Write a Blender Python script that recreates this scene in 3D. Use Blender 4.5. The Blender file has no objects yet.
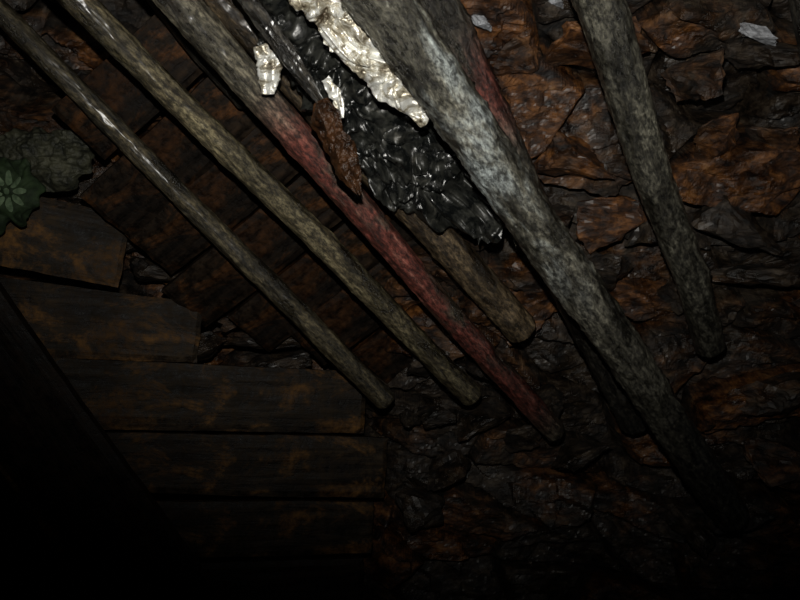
import bpy, bmesh, math, random
import numpy as np
from mathutils import Vector, noise, Matrix
random.seed(7)
S=bpy.context.scene
try: S.view_settings.view_transform='Standard'
except Exception: pass

# ---------------------------------------------------------------- helpers
def link(name,me,mat=None,smooth=False):
    o=bpy.data.objects.new(name,me); S.collection.objects.link(o)
    if mat: me.materials.append(mat)
    me.polygons.foreach_set('use_smooth',[smooth]*len(me.polygons))
    return o
def fbm(p,o=4):
    return noise.fractal(p,1.0,2.0,o)
def N(nt,t,**k):
    n=nt.nodes.new(t)
    for a,b in k.items(): setattr(n,a,b)
    return n
def newmat(name):
    m=bpy.data.materials.new(name); m.use_nodes=True
    nt=m.node_tree; b=nt.nodes['Principled BSDF']
    return m,nt,b
def noise_n(nt,vec,scale,detail=6,rough=.6,dist=0):
    n=N(nt,'ShaderNodeTexNoise'); n.inputs['Scale'].default_value=scale
    n.inputs['Detail'].default_value=detail; n.inputs['Roughness'].default_value=rough
    n.inputs['Distortion'].default_value=dist
    nt.links.new(vec,n.inputs['Vector']); return n.outputs['Fac']
def ramp(nt,fac,stops):
    r=N(nt,'ShaderNodeValToRGB'); e=r.color_ramp.elements
    while len(e)<len(stops): e.new(.5)
    for i,(p,c) in enumerate(stops):
        e[i].position=p; e[i].color=(c if len(c)==4 else (*c,1))
    nt.links.new(fac,r.inputs['Fac']); return r.outputs['Color']
def g(v): return (v,v,v)
def mix(nt,fac,a,b,mode='MIX'):
    m=N(nt,'ShaderNodeMix',data_type='RGBA',blend_type=mode)
    if isinstance(fac,(int,float)): m.inputs['Factor'].default_value=fac
    else: nt.links.new(fac,m.inputs['Factor'])
    for s,i in ((a,6),(b,7)):
        if isinstance(s,tuple): m.inputs[i].default_value=(*s[:3],1)
        else: nt.links.new(s,m.inputs[i])
    return m.outputs[2]
def bump(nt,b,h,strength,dist):
    bp=N(nt,'ShaderNodeBump'); bp.inputs['Strength'].default_value=strength
    bp.inputs['Distance'].default_value=dist
    nt.links.new(h,bp.inputs['Height']); nt.links.new(bp.outputs['Normal'],b.inputs['Normal'])
    return bp
def coord(nt,scale=(1,1,1)):
    tc=N(nt,'ShaderNodeTexCoord'); mp=N(nt,'ShaderNodeMapping')
    mp.inputs['Scale'].default_value=scale
    nt.links.new(tc.outputs['Object'],mp.inputs['Vector']); return mp.outputs['Vector']
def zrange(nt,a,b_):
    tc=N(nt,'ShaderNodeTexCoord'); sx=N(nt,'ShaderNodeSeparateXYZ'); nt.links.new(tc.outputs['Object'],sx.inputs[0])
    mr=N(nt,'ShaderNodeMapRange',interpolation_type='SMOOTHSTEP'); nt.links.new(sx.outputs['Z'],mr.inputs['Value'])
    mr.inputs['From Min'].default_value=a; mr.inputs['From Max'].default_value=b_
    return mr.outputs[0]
def mul(nt,a,b_):
    m=N(nt,'ShaderNodeMath',operation='MULTIPLY'); nt.links.new(a,m.inputs[0]); nt.links.new(b_,m.inputs[1]); return m.outputs[0]

# ---------------------------------------------------------------- materials
def rock_mat(name,dark=1.0,rust=1.0):
    m,nt,b=newmat(name); v=coord(nt); vs=coord(nt,(1,1,1.8))
    n1=noise_n(nt,v,3.2,8,.62,.4); n2=noise_n(nt,vs,16,9,.68,.3); n3=noise_n(nt,v,110,5,.65); nb=noise_n(nt,vs,7,4,.5,.8)
    at=N(nt,'ShaderNodeAttribute',attribute_name='cell')
    base=ramp(nt,n2,[(.38,tuple(c*dark for c in (.004,.0032,.0025))),(.52,tuple(c*dark for c in (.026,.018,.012))),(.72,tuple(c*dark for c in (.105,.078,.052)))])
    ad=N(nt,'ShaderNodeMath',operation='ADD'); nt.links.new(n1,ad.inputs[0])
    mu=N(nt,'ShaderNodeMath',operation='MULTIPLY_ADD'); nt.links.new(at.outputs['Fac'],mu.inputs[0]); mu.inputs[1].default_value=.36; mu.inputs[2].default_value=-.17
    nt.links.new(mu.outputs[0],ad.inputs[1])
    rm=ramp(nt,ad.outputs[0],[(.48,g(0)),(.68,g(.9*rust))])
    rc=ramp(nt,n2,[(.38,(.007,.003,.002)),(.50,(.070,.026,.008)),(.62,(.24,.092,.022)),(.76,(.42,.23,.09))])
    col=mix(nt,rm,base,rc)
    nt.links.new(col,b.inputs['Base Color'])
    nt.links.new(ramp(nt,nb,[(.40,g(.27)),(.58,g(.7))]),b.inputs['Roughness'])
    b.inputs['Coat Weight'].default_value=.18; b.inputs['Coat Roughness'].default_value=.30
    h=mix(nt,.16,n2,n3); bump(nt,b,h,.9,.016)
    return m
M_rock=rock_mat('wet_rusty_rock')
M_floor=rock_mat('dark_mud_rock',.6,.4)

def pole_mat(name,light,dark,red=0,r0=0,r1=9,hilite=None,wet=.45,falloff=(1.0,2.0)):
    m,nt,b=newmat(name); v=coord(nt,(1,1,.13)); v2=coord(nt,(1,1,.50))
    n1=noise_n(nt,v,34,9,.70,.5); n2=noise_n(nt,v2,95,8,.76,.2); n3=noise_n(nt,v2,300,3,.6)
    nl=noise_n(nt,coord(nt,(1,1,.35)),9,8,.70,.5)
    body=ramp(nt,n1,[(.40,dark),(.60,light)])
    sp=ramp(nt,n2,[(.42,g(.08)),(.51,g(.60)),(.66,g(1.7))])
    gr=ramp(nt,nl,[(.42,g(.16)),(.55,g(1))])
    if hilite:
        hm=mul(nt,ramp(nt,nl,[(.48,g(0)),(.60,g(.75))]),zrange(nt,1.25,.8))  # pale patches kept to the near end, painting in light falloff
        body=mix(nt,hm,body,hilite)
    if red:
        z=mul(nt,zrange(nt,r0-.10,r0+.10),zrange(nt,r1+.1,r1-.1))
        rm=mul(nt,z,ramp(nt,nl,[(.36,g(0)),(.50,g(red))]))
        rc=ramp(nt,n1,[(.38,(.07,.014,.010)),(.55,(.30,.058,.042)),(.72,(.42,.20,.15))])
        body=mix(nt,rm,body,rc)
    col=mix(nt,.92,body,sp,'MULTIPLY'); col=mix(nt,.85,col,gr,'MULTIPLY')
    fade=mix(nt,zrange(nt,*falloff),g(1),g(.26)); col=mix(nt,1.0,col,fade,'MULTIPLY')  # flash falloff painted into the colour: darker toward the far end
    nt.links.new(col,b.inputs['Base Color'])
    nt.links.new(ramp(nt,nl,[(.38,g(.24)),(.62,g(.5))]),b.inputs['Roughness'])
    b.inputs['Coat Weight'].default_value=wet; b.inputs['Coat Roughness'].default_value=.22
    h=mix(nt,.3,n2,n3); h=mix(nt,.4,h,n1); bump(nt,b,h,1.0,.012)
    return m

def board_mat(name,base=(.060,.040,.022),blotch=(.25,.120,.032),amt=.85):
    m,nt,b=newmat(name)
    v=coord(nt,(.10,1,1)); v2=coord(nt)
    gr=noise_n(nt,v,55,6,.6,.3); n1=noise_n(nt,coord(nt,(.6,1,1)),8,8,.7,.8); n2=noise_n(nt,v2,38,7,.7); nw=noise_n(nt,v2,4,4,.5)
    d=tuple(c*.3 for c in base)
    c1=ramp(nt,gr,[(.35,d),(.65,base)])
    col=mix(nt,ramp(nt,n1,[(.52,g(0)),(.64,g(amt))]),c1,blotch)
    col=mix(nt,.85,col,ramp(nt,n2,[(.40,g(.15)),(.6,g(1))]),'MULTIPLY')
    col=mix(nt,.85,col,ramp(nt,nw,[(.40,g(.3)),(.6,g(1))]),'MULTIPLY')
    nt.links.new(col,b.inputs['Base Color'])
    nt.links.new(ramp(nt,n2,[(.35,g(.4)),(.65,g(.75))]),b.inputs['Roughness'])
    b.inputs['Specular IOR Level'].default_value=.2
    bump(nt,b,mix(nt,.5,gr,n2),.8,.008)
    return m
M_board=board_mat('damp_plank_wood')
M_roofb=board_mat('brown_roof_plank_wood',(.032,.019,.010),(.15,.058,.016),.75)
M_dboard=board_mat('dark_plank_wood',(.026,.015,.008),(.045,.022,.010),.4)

def plastic_mat():
    m,nt,b=newmat('black_polythene'); v=coord(nt)
    n=noise_n(nt,v,22,8,.7,.5)
    nt.links.new(ramp(nt,n,[(.44,(.006,.007,.007)),(.60,(.036,.037,.031)),(.74,(.14,.13,.105))]),b.inputs['Base Color'])
    nt.links.new(ramp(nt,n,[(.4,g(.22)),(.65,g(.5))]),b.inputs['Roughness'])
    b.inputs['Specular IOR Level'].default_value=.9
    bump(nt,b,noise_n(nt,v,35,5,.6,1.0),.4,.006); return m
def paper_mat():
    m,nt,b=newmat('dirty_silver_sheet'); v=coord(nt)
    n=noise_n(nt,v,18,9,.72,.6)
    nt.links.new(ramp(nt,n,[(.38,(.07,.05,.03)),(.46,(.40,.36,.27)),(.54,(.90,.90,.85))]),b.inputs['Base Color'])
    b.inputs['Roughness'].default_value=.3; b.inputs['Metallic'].default_value=.35
    bump(nt,b,noise_n(nt,v,40,4,.6,.8),.5,.008); return m
def flat_mat(name,c1,c2,sc=30,rough=.6,bs=.01):
    m,nt,b=newmat(name); v=coord(nt); n=noise_n(nt,v,sc,7,.65)
    nt.links.new(ramp(nt,n,[(.35,c1),(.65,c2)]),b.inputs['Base Color']); b.inputs['Roughness'].default_value=rough
    bump(nt,b,noise_n(nt,v,sc*3,4,.6),.6,bs); return m
M_plastic=plastic_mat(); M_paper=paper_mat()
M_green=flat_mat('green_cloth',(.008,.018,.006),(.026,.052,.016),35,.8,.004)
M_petal=flat_mat('pale_print',(.07,.12,.06),(.20,.28,.16),60,.8,.004)
M_moss=flat_mat('grey_green_cloth',(.010,.012,.008),(.085,.085,.052),26,.6,.012)
M_pale=flat_mat('pale_stone',(.16,.16,.17),(.50,.52,.56),25,.5)
M_splint=flat_mat('broken_rusty_wood',(.006,.003,.002),(.085,.036,.014),26,.3,.02)

# ---------------------------------------------------------------- rock surfaces
def hsh(ix,iy,k):
    h=np.sin(ix*127.1+iy*311.7+k*74.7)*43758.5453
    return h-np.floor(h)
def cells(u,v,seed):
    iu=np.floor(u); iv=np.floor(v)
    f1=np.full(u.shape,9.0); f2=np.full(u.shape,9.0)
    bx=np.zeros(u.shape); by=np.zeros(u.shape); cx=np.zeros(u.shape); cy=np.zeros(u.shape)
    for dx in (-1,0,1):
        for dy in (-1,0,1):
            gx=iu+dx; gy=iv+dy
            px=gx+.05+.9*hsh(gx,gy,seed); py=gy+.05+.9*hsh(gx,gy,seed+5)
            d=np.hypot(u-px,v-py)
            c=d<f1
            f2=np.where(c,f1,np.minimum(f2,d)); f1=np.where(c,d,f1)
            bx=np.where(c,gx,bx); by=np.where(c,gy,by); cx=np.where(c,px,cx); cy=np.where(c,py,cy)
    r=hsh(bx,by,seed+11); t1=hsh(bx,by,seed+17)-.5; t2=hsh(bx,by,seed+23)-.5
    return f1,f2,r,t1,t2,u-cx,v-cy
def rockheight(u,v,amp,seed=1.0):
    wu=np.array([noise.noise(Vector((a*2.6,b*2.6,seed))) for a,b in zip(u,v)])
    wv=np.array([noise.noise(Vector((a*2.6,b*2.6,seed+9))) for a,b in zip(u,v)])
    fn=np.array([fbm(Vector((a*11,b*15,seed)),5) for a,b in zip(u,v)])
    U=u+.06*wu+.006*fn; V=v+.08*wv+.006*fn+.12*u
    f1,f2,r,t1,t2,du,dv=cells(U/.34,V/.165,seed)
    h=(r-.5)*1.35+t1*du*1.5+t2*dv*1.8
    cr=np.clip((f2-f1)/.12,0,1); h-= (1-cr)**2*.6
    a1,a2,r2,s1,s2,eu,ev=cells(U/.13,V/.062,seed+3)
    h+= .30*(r2-.5)+.55*(s1*eu+s2*ev)-.04*(1-np.clip((a2-a1)/.08,0,1))**2
    h+=.16*fn
    return h*amp,r
def grid_obj(name,X,Y,Z,C,mat,nx,ny):
    vs=np.stack([X,Y,Z],1)
    i=np.arange(nx-1)[None,:]+np.arange(ny-1)[:,None]*nx
    i=i.ravel(); f=np.stack([i,i+1,i+1+nx,i+nx],1)
    me=bpy.data.meshes.new(name); me.from_pydata(vs.tolist(),[],f.tolist())
    a=me.attributes.new('cell','FLOAT','POINT'); a.data.foreach_set('value',C.astype(np.float32))
    return link(name,me,mat,False)
prof=[(-.15,2.78),(.5,2.86),(1.0,2.76),(1.3,2.62),(1.6,2.42),(2.0,2.15),(2.2,1.95),(2.42,1.6)]
prof_c=[(2.42,1.6),(2.6,1.2),(2.68,.4),(2.7,-.6)]
def build_strip(name,prof,x0,x1,nx,ny,seed,amp=.13):
    pz=np.array([p[0] for p in prof]); py=np.array([p[1] for p in prof])
    s=np.concatenate([[0],np.cumsum(np.hypot(np.diff(pz),np.diff(py)))])
    S_=np.linspace(0,s[-1],ny); Z1=np.interp(S_,s,pz); Y1=np.interp(S_,s,py)
    X1=np.linspace(x0,x1,nx)
    X,Sg=np.meshgrid(X1,S_); Z=np.repeat(Z1[:,None],nx,1); Y=np.repeat(Y1[:,None],nx,1)
    dz=np.gradient(Z1,S_); dy=np.gradient(Y1,S_)
    nyv=-dz; nzv=dy
    NY=np.repeat(nyv[:,None],nx,1); NZ=np.repeat(nzv[:,None],nx,1)
    X=X.ravel();Y=Y.ravel();Z=Z.ravel();Sg=Sg.ravel();NY=NY.ravel();NZ=NZ.ravel()
    h,c=rockheight(X,Sg,amp,seed)
    t=np.clip((.05-X)/.35,0,1); t=t*t*(3-2*t)
    Y=Y+.32*t+h*NY; Z=Z+h*NZ
    return grid_obj(name,X,Y,Z,c,M_rock,nx,ny)
build_strip('wall_back',prof,-2.0,2.3,540,440,1.0,.11)
build_strip('ceiling',prof_c,-2.0,2.3,200,110,4.0,.08)
nx,ny=160,150
X,Y=np.meshgrid(np.linspace(-2,2.3,nx),np.linspace(-.8,3.1,ny)); X=X.ravel();Y=Y.ravel()
h,c=rockheight(X,Y,.09,8.0); grid_obj('floor',X,Y,h-.08,c,M_floor,nx,ny)

def rock_bm(bm,loc,size,seed,cell,lay):
    rnd=random.Random(seed); tmp=bmesh.new()
    for i in range(12):
        d=Vector((rnd.gauss(0,1),rnd.gauss(0,1),rnd.gauss(0,1))).normalized()
        tmp.verts.new((max(-.8,min(.8,d.x*1.15)),max(-.8,min(.8,d.y*1.15)),max(-.72,min(.72,d.z*1.15))))
    r=bmesh.ops.convex_hull(tmp,input=tmp.verts)
    bmesh.ops.delete(tmp,geom=list({e for e in r['geom_interior'] if isinstance(e,bmesh.types.BMVert)}),context='VERTS')
    bmesh.ops.triangulate(tmp,faces=tmp.faces)
    bmesh.ops.subdivide_edges(tmp,edges=tmp.edges,cuts=7,use_grid_fill=True)
    tmp.normal_update()
    for v in tmp.verts:
        q=v.co*2.2+Vector((seed,0,0))
        v.co+=v.normal*(.14*fbm(q,3)+.05*fbm(q*5,3))
    mp={}
    for v in tmp.verts:
        c=Matrix.Rotation(seed%6.28,3,'Z')@v.co
        c=Vector((c.x*size[0],c.y*size[1],c.z*size[2])); 
        c=Matrix.Rotation(math.sin(seed*7.7)*.5,3,'Y')@(Matrix.Rotation(math.cos(seed*3.3)*.3,3,'X')@c)
        nv=bm.verts.new(c+Vector(loc)); nv[lay]=cell; mp[v]=nv
    for f in tmp.faces:
        try: bm.faces.new([mp[v] for v in f.verts])
        except ValueError: pass
    tmp.free()
def rocks(name,lst,mat):
    bm=bmesh.new(); lay=bm.verts.layers.float.new('cell')
    for i,(loc,size,cell) in enumerate(lst): rock_bm(bm,loc,size,i*1.37+len(lst)*.11,cell,lay)
    me=bpy.data.meshes.new(name); bm.to_mesh(me); bm.free()
    return link(name,me,mat,False)
def prof_y(z,x=1): 
    t=max(0,min(1,(.05-x)/.35)); t=t*t*(3-2*t)
    return float(np.interp(z,[p[0] for p in prof],[p[1] for p in prof]))+.32*t
L=[]
for x,z,sx,sz,c in [(.49,1.80,.14,.08,.85),(.60,1.64,.12,.09,1.0),(.37,1.48,.12,.07,.7),(.66,1.78,.08,.06,.5),(.86,1.84,.10,.07,.9),
                    (1.03,1.80,.10,.08,.5),(.98,1.64,.17,.10,.2),(.31,2.02,.10,.06,.6),(.50,2.04,.14,.07,.8),(.95,2.03,.13,.06,.2),
                    (.78,1.98,.10,.07,.7),(1.1,1.5,.18,.09,.5),(.62,1.50,.09,.06,.2),(.45,1.63,.07,.05,.5),(.72,1.62,.08,.07,.3),(.88,1.42,.08,.07,.3)]:
    L.append(((x,prof_y(z,x)-.07,z),(sx,.10,sz),c))
for x,z,sx,sz,c in [(.12,1.02,.07,.05,.3),(.28,1.00,.11,.06,.2),(.04,.98,.06,.05,.1),(.40,.93,.09,.05,.3),(.47,1.06,.09,.06,.2),
                    (.24,1.22,.10,.06,.3),(.08,1.20,.08,.05,.2),(.60,.88,.12,.06,.2),(.98,.60,.10,.07,.1),(1.15,.66,.13,.08,.3),(.15,.82,.10,.07,.2),(.08,.70,.10,.09,.1),
                    (1.3,.85,.17,.1,.4),(1.25,1.1,.18,.10,.6)]:
    L.append(((x,prof_y(z,1)-.08,z),(sx,.12,sz),c))
rocks('stacked_rocks',L,M_rock)
L=[]
for x,y,z,sx,sz in [(-.79,2.56,1.50,.12,.05),(-.70,2.60,1.42,.13,.05),(-.52,2.66,1.36,.13,.04),(-.46,2.68,1.27,.17,.05),(-.62,2.64,1.47,.14,.04),
                    (-.88,2.6,1.62,.14,.07),(-.42,2.70,1.18,.14,.04),(-.25,2.74,1.24,.10,.05),(-.66,2.62,1.24,.10,.05),(-.95,2.55,1.78,.15,.08),(-1.15,2.5,1.85,.14,.08)]:
    L.append(((x,y+.05,z),(sx,.09,sz),.15))
rocks('packed_stones',L,M_rock)
rocks('pale_stone',[((.20,1.93,2.07),(.035,.03,.018),.1)],M_pale)
rocks('pale_stone',[((.90,1.99,2.06),(.07,.04,.022),.1)],M_pale)
rocks('pale_stone',[((.405,2.06,2.17),(.03,.03,.016),.1)],M_pale)

# ---------------------------------------------------------------- poles
def pole(name,p0,p1,r0,r1,mat,bend=.01,seed=0,ext=.3,rough=.05):
    p0=Vector(p0); p1=Vector(p1); d=(p1-p0); p0=p0-d.normalized()*ext; d=p1-p0; Ln=d.length
    nr=int(Ln/.0065); ns=60; vs=[];fs=[]
    ph=seed*2.1
    for i in range(nr+1):
        t=i/nr; z=t*Ln; r=r0+(r1-r0)*t
        cx=bend*math.sin(t*3.0+ph)+.005*math.sin(t*11+ph); cy=bend*math.cos(t*2.5+ph)
        for j in range(ns):
            a=j/ns*2*math.pi; ca,sa=math.cos(a),math.sin(a)
            k=1+rough*1.5*noise.noise(Vector((ca*r*9,sa*r*9,z*3+seed*5)))+rough*1.3*fbm(Vector((ca*2.4,sa*2.4,z*16+seed)),5)+rough*1.1*max(0,fbm(Vector((ca*5,sa*5,z*70+seed)),3)-.1)
            for kn in range(3):
                kz=Ln*((.27+.31*kn+seed*.17)%1); ka=(kn*2.2+seed)%6.28
                dd=((z-kz)/.025)**2+((math.atan2(math.sin(a-ka),math.cos(a-ka)))/.35)**2
                if dd<6: k+=.16*math.exp(-dd)
            vs.append((cx+ca*r*k,cy+sa*r*k,z))
    for i in range(nr):
        for j in range(ns):
            a=i*ns+j;b=i*ns+(j+1)%ns; fs.append((a,b,b+ns,a+ns))
    for (ring,zz,rv) in ((0,-.008,True),(nr,Ln+.008,False)):
        base=ring*ns; st=len(vs)
        for sc,dz in ((.85,1.0),(.45,1.3)):
            for j in range(ns):
                v=vs[base+j]; c=vs[base+(j+ns//2)%ns]; mx=(v[0]+c[0])/2; my=(v[1]+c[1])/2
                vs.append((mx+(v[0]-mx)*sc,my+(v[1]-my)*sc, v[2]+(zz-v[2])*dz+.004*noise.noise(Vector((j*.9,seed,dz)))))
        cI=len(vs); vs.append((sum(vs[base+j][0] for j in range(ns))/ns,sum(vs[base+j][1] for j in range(ns))/ns,zz))
        A=[base+j for j in range(ns)];B=[st+j for j in range(ns)];C=[st+ns+j for j in range(ns)]
        for P,Q in ((A,B),(B,C)):
            for j in range(ns):
                f=(P[j],Q[j],Q[(j+1)%ns],P[(j+1)%ns]); fs.append(f if not rv else f[::-1])
        for j in range(ns): fs.append((C[j],cI,C[(j+1)%ns]))
    me=bpy.data.meshes.new(name); me.from_pydata(vs,[],fs)
    bm=bmesh.new(); bm.from_mesh(me); bmesh.ops.recalc_face_normals(bm,faces=bm.faces); bm.to_mesh(me); bm.free()
    o=link(name,me,mat,True)
    o.rotation_mode='QUATERNION'; o.rotation_quaternion=d.to_track_quat('Z','Y'); o.location=p0
    return o
DK=(.04,.034,.022)
mA=pole_mat('pole_bark_olive',(.22,.18,.10),DK,falloff=(1.3,2.4))
mB=pole_mat('pole_bark_tan',(.38,.32,.18),(.075,.056,.030),falloff=(1.1,2.3))
mC=pole_mat('pole_peeled_red',(.42,.38,.27),(.08,.062,.042),red=.9,r0=.62,r1=1.85,falloff=(1.1,2.2))
mD=pole_mat('pole_bark_ochre',(.28,.20,.11),(.06,.040,.023),falloff=(1.6,2.8))
mE=pole_mat('pole_grey_mud',(.36,.34,.26),(.07,.064,.048),hilite=(.50,.56,.56),falloff=(.95,1.85))
mF=pole_mat('pole_dark_red',(.19,.17,.13),(.04,.035,.028),red=.75,r0=.45,r1=.66,falloff=(.8,1.5))
mG=pole_mat('pole_grey',(.29,.275,.21),(.065,.060,.044),falloff=(.8,1.8))
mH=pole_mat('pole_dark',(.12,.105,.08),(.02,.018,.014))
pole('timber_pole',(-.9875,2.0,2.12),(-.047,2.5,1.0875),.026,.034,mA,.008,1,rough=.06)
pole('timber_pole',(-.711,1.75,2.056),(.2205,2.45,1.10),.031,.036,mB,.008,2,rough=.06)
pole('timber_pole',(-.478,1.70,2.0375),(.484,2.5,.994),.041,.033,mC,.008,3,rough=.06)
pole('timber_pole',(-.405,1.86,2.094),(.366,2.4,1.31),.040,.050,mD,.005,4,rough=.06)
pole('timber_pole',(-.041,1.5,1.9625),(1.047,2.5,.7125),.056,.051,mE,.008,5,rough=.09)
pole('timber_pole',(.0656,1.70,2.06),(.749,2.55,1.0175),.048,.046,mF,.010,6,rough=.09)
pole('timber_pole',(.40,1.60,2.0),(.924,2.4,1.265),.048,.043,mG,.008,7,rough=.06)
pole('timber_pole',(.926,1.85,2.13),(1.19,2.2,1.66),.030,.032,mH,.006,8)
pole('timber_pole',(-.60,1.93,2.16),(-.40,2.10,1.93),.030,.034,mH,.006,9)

# ---------------------------------------------------------------- planks
def plank(name,o,ux,uy,L_,W_,T_,mat,seed,wl=0,wr=0,wob=.006):
    ux=Vector(ux).normalized(); uy=Vector(uy); uy=(uy-ux*uy.dot(ux)).normalized(); uz=ux.cross(uy)
    nx=max(8,int(L_/.015)); ny=10; bm=bmesh.new(); top={};bot={}
    for i in range(nx+1):
        for j in range(ny+1):
            t=i/nx; s=j/ny
            w=W_*(1+(wl*(1-t)+wr*t))
            x=t*L_; y=(s-.5)*w
            ed=min(s,1-s); e2=min(t,1-t)
            y+= wob*noise.noise(Vector((x*2.2,round(s)*7,seed)))*(1 if ed<.25 else .5)
            if s in(0,1): y+=.4*wob*fbm(Vector((x*14,s*9,seed)),3)
            if e2<.05: x+=.006*fbm(Vector((s*3,round(t)*7,seed*3)),3)
            zt=T_/2-(.005 if ed==0 or e2==0 else 0)+.003*fbm(Vector((x*3,y*40,seed)),3)+.010*noise.noise(Vector((x*2,seed,0)))
            top[i,j]=bm.verts.new((x,y,zt)); bot[i,j]=bm.verts.new((x,y,-T_/2+.010*noise.noise(Vector((x*2,seed,0)))))
    for i in range(nx):
        for j in range(ny):
            bm.faces.new((top[i,j],top[i+1,j],top[i+1,j+1],top[i,j+1])); bm.faces.new((bot[i,j],bot[i,j+1],bot[i+1,j+1],bot[i+1,j]))
    for i in range(nx):
        bm.faces.new((top[i,0],bot[i,0],bot[i+1,0],top[i+1,0])); bm.faces.new((top[i+1,ny],bot[i+1,ny],bot[i,ny],top[i,ny]))
    for j in range(ny):
        bm.faces.new((top[0,j+1],bot[0,j+1],bot[0,j],top[0,j])); bm.faces.new((top[nx,j],bot[nx,j],bot[nx,j+1],top[nx,j+1]))
    bmesh.ops.recalc_face_normals(bm,faces=bm.faces)
    me=bpy.data.meshes.new(name); bm.to_mesh(me); bm.free()
    ob=link(name,me,mat,False)
    M=Matrix((ux,uy,uz)).transposed().to_4x4(); M.translation=Vector(o); ob.matrix_world=M
    return ob
def wall_plank(zTL,zBL,xR,zTR,zBR,xl,seed,xL=-1.45,mat=None):
    Y=lambda x:2.35+.311*(x+1.175)
    zl=(zTL+zBL)/2; zr=(zTR+zBR)/2; k=(zl-zr)/(xl-xR); zc=zr+k*(xL-xR)
    a=Vector((xL,Y(xL),zc)); b=Vector((xR,Y(xR),zr))
    wr=zTR-zBR; wl=wr+(zTL-zBL-wr)*(xL-xR)/(xl-xR)
    plank('wooden_plank',a,b-a,(0,0,1),(b-a).length,wr,.028,mat or M_board,seed,wl/wr-1,0)
wall_plank(1.723,1.503,-.843,1.661,1.437,-1.175,1)
wall_plank(1.465,1.238,-.63,1.394,1.202,-1.175,2)
wall_plank(1.226,1.016,-.117,1.159,.955,-1.019,3)
wall_plank(1.004,.824,-.05,.938,.735,-1.019,4)
wall_plank(.800,.62,-.094,.722,.554,-1.019,5)
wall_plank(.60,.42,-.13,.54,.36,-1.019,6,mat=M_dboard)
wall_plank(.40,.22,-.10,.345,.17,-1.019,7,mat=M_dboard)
dd=Vector((.343,.2,-.622)); wdir=Vector((.86,.0,.5))
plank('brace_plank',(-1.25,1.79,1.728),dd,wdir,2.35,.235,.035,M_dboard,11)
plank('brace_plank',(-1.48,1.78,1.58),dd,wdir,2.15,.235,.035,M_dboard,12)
u=Vector((.618,.464,-.634)).normalized(); v=Vector((-.893,.15,-.424)); v=(v-u*v.dot(u)).normalized()
o=Vector((-.22,2.24,1.8125))
for k in range(-3,4):
    L0=-.30; L1={-3:.46,-2:.60,-1:.60,0:.66,1:.58,2:.48,3:.38}[k]
    st=o+u*(.19*(k+.5))+v*L0+Vector((0,.05+.010*(k%2),0))
    plank('roof_plank',st,v+u*.02*math.sin(k*2.3),u,L1-L0,.184,.025,M_roofb,20+k)

# ---------------------------------------------------------------- sheets
def sheet(name,path,hw,mat,seed,crumple,nl=170,nw=56,ragged=.35,freq=14):
    P=[Vector(p) for p in path]; seg=len(P)-1; vs=[];fs=[]
    def cr(t,arr):
        f=t*seg; i=min(int(f),seg-1); f-=i
        a=arr[max(i-1,0)];b=arr[i];c=arr[i+1];d=arr[min(i+2,seg)]
        return .5*((2*b)+(c-a)*f+(2*a-5*b+4*c-d)*f*f+(3*b-a-3*c+d)*f**3)
    for i in range(nl+1):
        t=i/nl; c=cr(t,P); T=(cr(min(t+.01,1),P)-cr(max(t-.01,0),P)).normalized()
        sd=T.cross(Vector((0,-.85,-.5))).normalized(); w=cr(t,hw); nn=sd.cross(T).normalized()
        if nn.y>0: nn=-nn
        for j in range(nw+1):
            s=j/nw*2-1; sg=1 if s>0 else -1
            ww=w*(1+ragged*noise.noise(Vector((t*7,3*sg,seed)))+ragged*.35*fbm(Vector((t*22,3*sg,seed)),2))
            p=c+sd*(s*ww)
            la=p.dot(T)*freq*.5; lb=(p-c).dot(sd)*freq*1.15
            q=Vector((la,lb,seed)); w1=noise.noise_vector(q*.5)*1.4
            q2=q+w1
            h=abs(noise.noise(q2*.8))*2.4+abs(noise.noise(q2*1.9))*1.1+abs(noise.noise(q2*4.5))*.3-1.0
            p=p+nn*(crumple*h-.25*w*s*s)+T*(crumple*.5*noise.noise(q*1.3+Vector((9,9,9))))
            vs.append(p)
    for i in range(nl):
        for j in range(nw):
            a=i*(nw+1)+j; fs.append((a,a+1,a+nw+2,a+nw+1))
    me=bpy.data.meshes.new(name); me.from_pydata(vs,[],fs); ob=link(name,me,mat,True)
    so=ob.modifiers.new('thick','SOLIDIFY'); so.thickness=.0015
    return ob
sheet('black_plastic_sheet',[(-.27,1.63,2.09),(-.20,1.69,2.01),(-.110,1.77,1.903),(-.005,1.88,1.80),(.100,1.99,1.70),(.26,2.07,1.57)],[.085,.11,.14,.15,.135,.065],M_plastic,3,.042,nl=200,nw=70,freq=15)
sheet('torn_silver_sheet',[(-.225,1.50,2.07),(-.160,1.54,1.99),(-.098,1.58,1.92),(-.022,1.62,1.845),(.052,1.67,1.765)],[.044,.050,.048,.042,.012],M_paper,8,.020,nl=150,nw=40,ragged=.35,freq=24)
sheet('torn_silver_sheet',[(-.300,1.70,1.94),(-.283,1.715,1.90),(-.285,1.73,1.845)],[.014,.027,.014],M_paper,12,.006,nl=30,nw=14,freq=30)
sheet('torn_silver_sheet',[(-.16,1.70,1.87),(-.135,1.71,1.83),(-.125,1.72,1.79)],[.010,.013,.005],M_paper,14,.006,nl=30,nw=14,freq=30)
sheet('torn_silver_sheet',[(.28,1.98,1.575),(.30,2.0,1.55),(.31,2.02,1.53)],[.008,.015,.008],M_paper,15,.006,nl=30,nw=14,freq=30)

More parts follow.
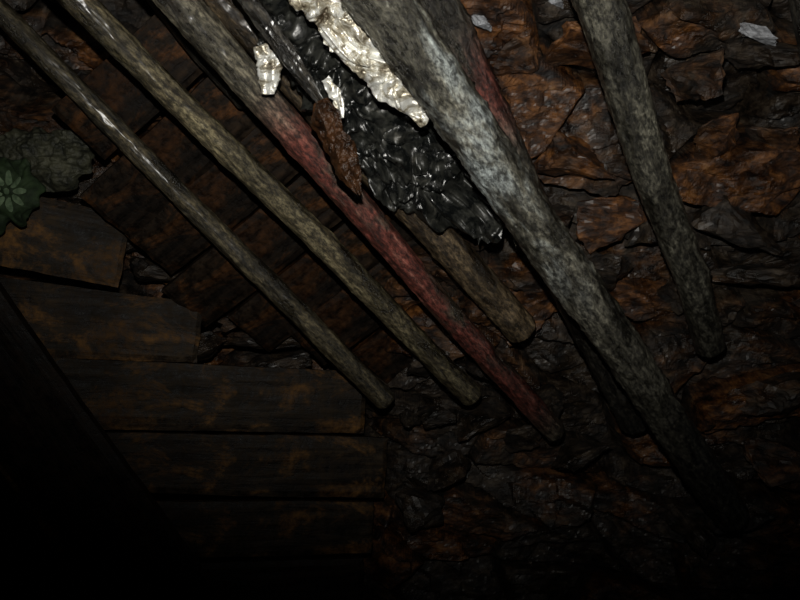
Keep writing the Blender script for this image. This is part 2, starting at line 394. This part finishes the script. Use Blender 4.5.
def splinter(name,p0,p1,w,th,mat,seed):
    p0=Vector(p0);p1=Vector(p1);d=p1-p0;Ln=d.length;bm=bmesh.new();nr=90;ns=28;rings=[]
    for i in range(nr+1):
        t=i/nr; tp=1 if t<.75 else 1-.75*((t-.75)/.25)
        tp*=min(1,.5+t*3)
        r=[]
        for j in range(ns):
            a=j/ns*2*math.pi; k=1+.45*fbm(Vector((math.cos(a)*1.8,math.sin(a)*1.8,t*5+seed)),5)
            z=t*Ln+(.05*noise.noise(Vector((math.cos(a)*4,math.sin(a)*4,seed))) *max(0,(t-.7)/.3))
            r.append(bm.verts.new((math.cos(a)*w*k*tp,math.sin(a)*th*k*tp,z)))
        rings.append(r)
    for i in range(nr):
        for j in range(ns): bm.faces.new((rings[i][j],rings[i][(j+1)%ns],rings[i+1][(j+1)%ns],rings[i+1][j]))
    bm.faces.new(rings[0][::-1]); bm.faces.new(rings[-1])
    me=bpy.data.meshes.new(name); bm.to_mesh(me); bm.free(); ob=link(name,me,mat,False)
    ob.rotation_mode='QUATERNION'; ob.rotation_quaternion=d.to_track_quat('Z','Y'); ob.location=p0
splinter('splintered_slab',(-.165,1.65,1.81),(-.090,1.68,1.63),.040,.024,M_splint,2)
splinter('splintered_slab',(-.36,1.58,2.08),(-.15,1.65,1.79),.020,.016,mH,5)

# ---------------------------------------------------------------- floral cloth
def clothy(x,z,seed=0):
    q=Vector((x*14,z*14,seed))
    return 2.22-.025*(abs(noise.noise(q))*2+abs(noise.noise(q*2.3))*.8)
def cloth(name,cx,cz,rx,rz,mat,seed,off=0,cr=0):
    vs=[];fs=[];n=70
    for i in range(n+1):
        for j in range(n+1):
            a=i/n*2-1;b=j/n*2-1
            k=math.sqrt(max(0,1-.5*b*b)),math.sqrt(max(0,1-.5*a*a))
            ed=1+.35*noise.noise(Vector((a*2,b*2,seed)))
            x=cx+rx*a*k[0]*ed; z=cz+rz*b*k[1]*ed
            vs.append((x,clothy(x,z,seed)+off+.04*max(abs(a),abs(b))**4-cr*abs(fbm(Vector((x*22,z*22,seed)),3)),z))
    for i in range(n):
        for j in range(n):
            a=i*(n+1)+j; fs.append((a,a+n+1,a+n+2,a+1))
    me=bpy.data.meshes.new(name); me.from_pydata(vs,[],fs); ob=link(name,me,mat,True)
    ob.modifiers.new('thick','SOLIDIFY').thickness=.002
    return ob
gc=cloth('floral_cloth',-1.11,1.70,.105,.10,M_green,0)
cloth('grey_green_rag',-1.03,1.80,.15,.095,M_moss,4,.06,.04)
bm=bmesh.new(); fx,fz=-1.085,1.70
def fan(c,pts):
    vv=[bm.verts.new((x,clothy(x,z)-.004,z)) for x,z in pts]; cc=bm.verts.new((c[0],clothy(*c)-.004,c[1]))
    for i in range(len(vv)): bm.faces.new((cc,vv[i],vv[(i+1)%len(vv)]))
for k in range(9):
    a=k/9*6.283; ca,sa=math.cos(a),math.sin(a); cx=fx+ca*.037; cz=fz+sa*.037
    fan((cx,cz),[(cx+ca*.021*math.cos(t)-sa*.009*math.sin(t),cz+sa*.021*math.cos(t)+ca*.009*math.sin(t)) for t in [q/12*6.283 for q in range(12)]])
fan((fx,fz),[(fx+.009*math.cos(q/12*6.283),fz+.009*math.sin(q/12*6.283)) for q in range(12)])
me=bpy.data.meshes.new('flower_print'); bm.to_mesh(me); bm.free(); fo=link('flower_print',me,M_petal,True); fo.parent=gc

# ---------------------------------------------------------------- light, world, camera
w=bpy.data.worlds.new('mine_dark'); S.world=w; w.use_nodes=True
w.node_tree.nodes['Background'].inputs[0].default_value=(.5,.6,.7,1); w.node_tree.nodes['Background'].inputs[1].default_value=.006
ld=bpy.data.lights.new('camera_flash','SPOT'); ld.energy=108; ld.spot_size=math.radians(96); ld.spot_blend=1.0; ld.shadow_soft_size=.012; ld.color=(1,.97,.90)
lo=bpy.data.objects.new('camera_flash',ld); S.collection.objects.link(lo); lo.location=(-.02,.04,1.56)
lo.rotation_euler=(Vector((.10,1.7,2.18))-lo.location).to_track_quat('-Z','Y').to_euler()
cd=bpy.data.cameras.new('camera'); cd.lens=36; cd.sensor_width=36; cd.clip_start=.02
co=bpy.data.objects.new('camera',cd); S.collection.objects.link(co); co.location=(0,0,1.4); co.rotation_euler=(math.pi/2,0,0); S.camera=co
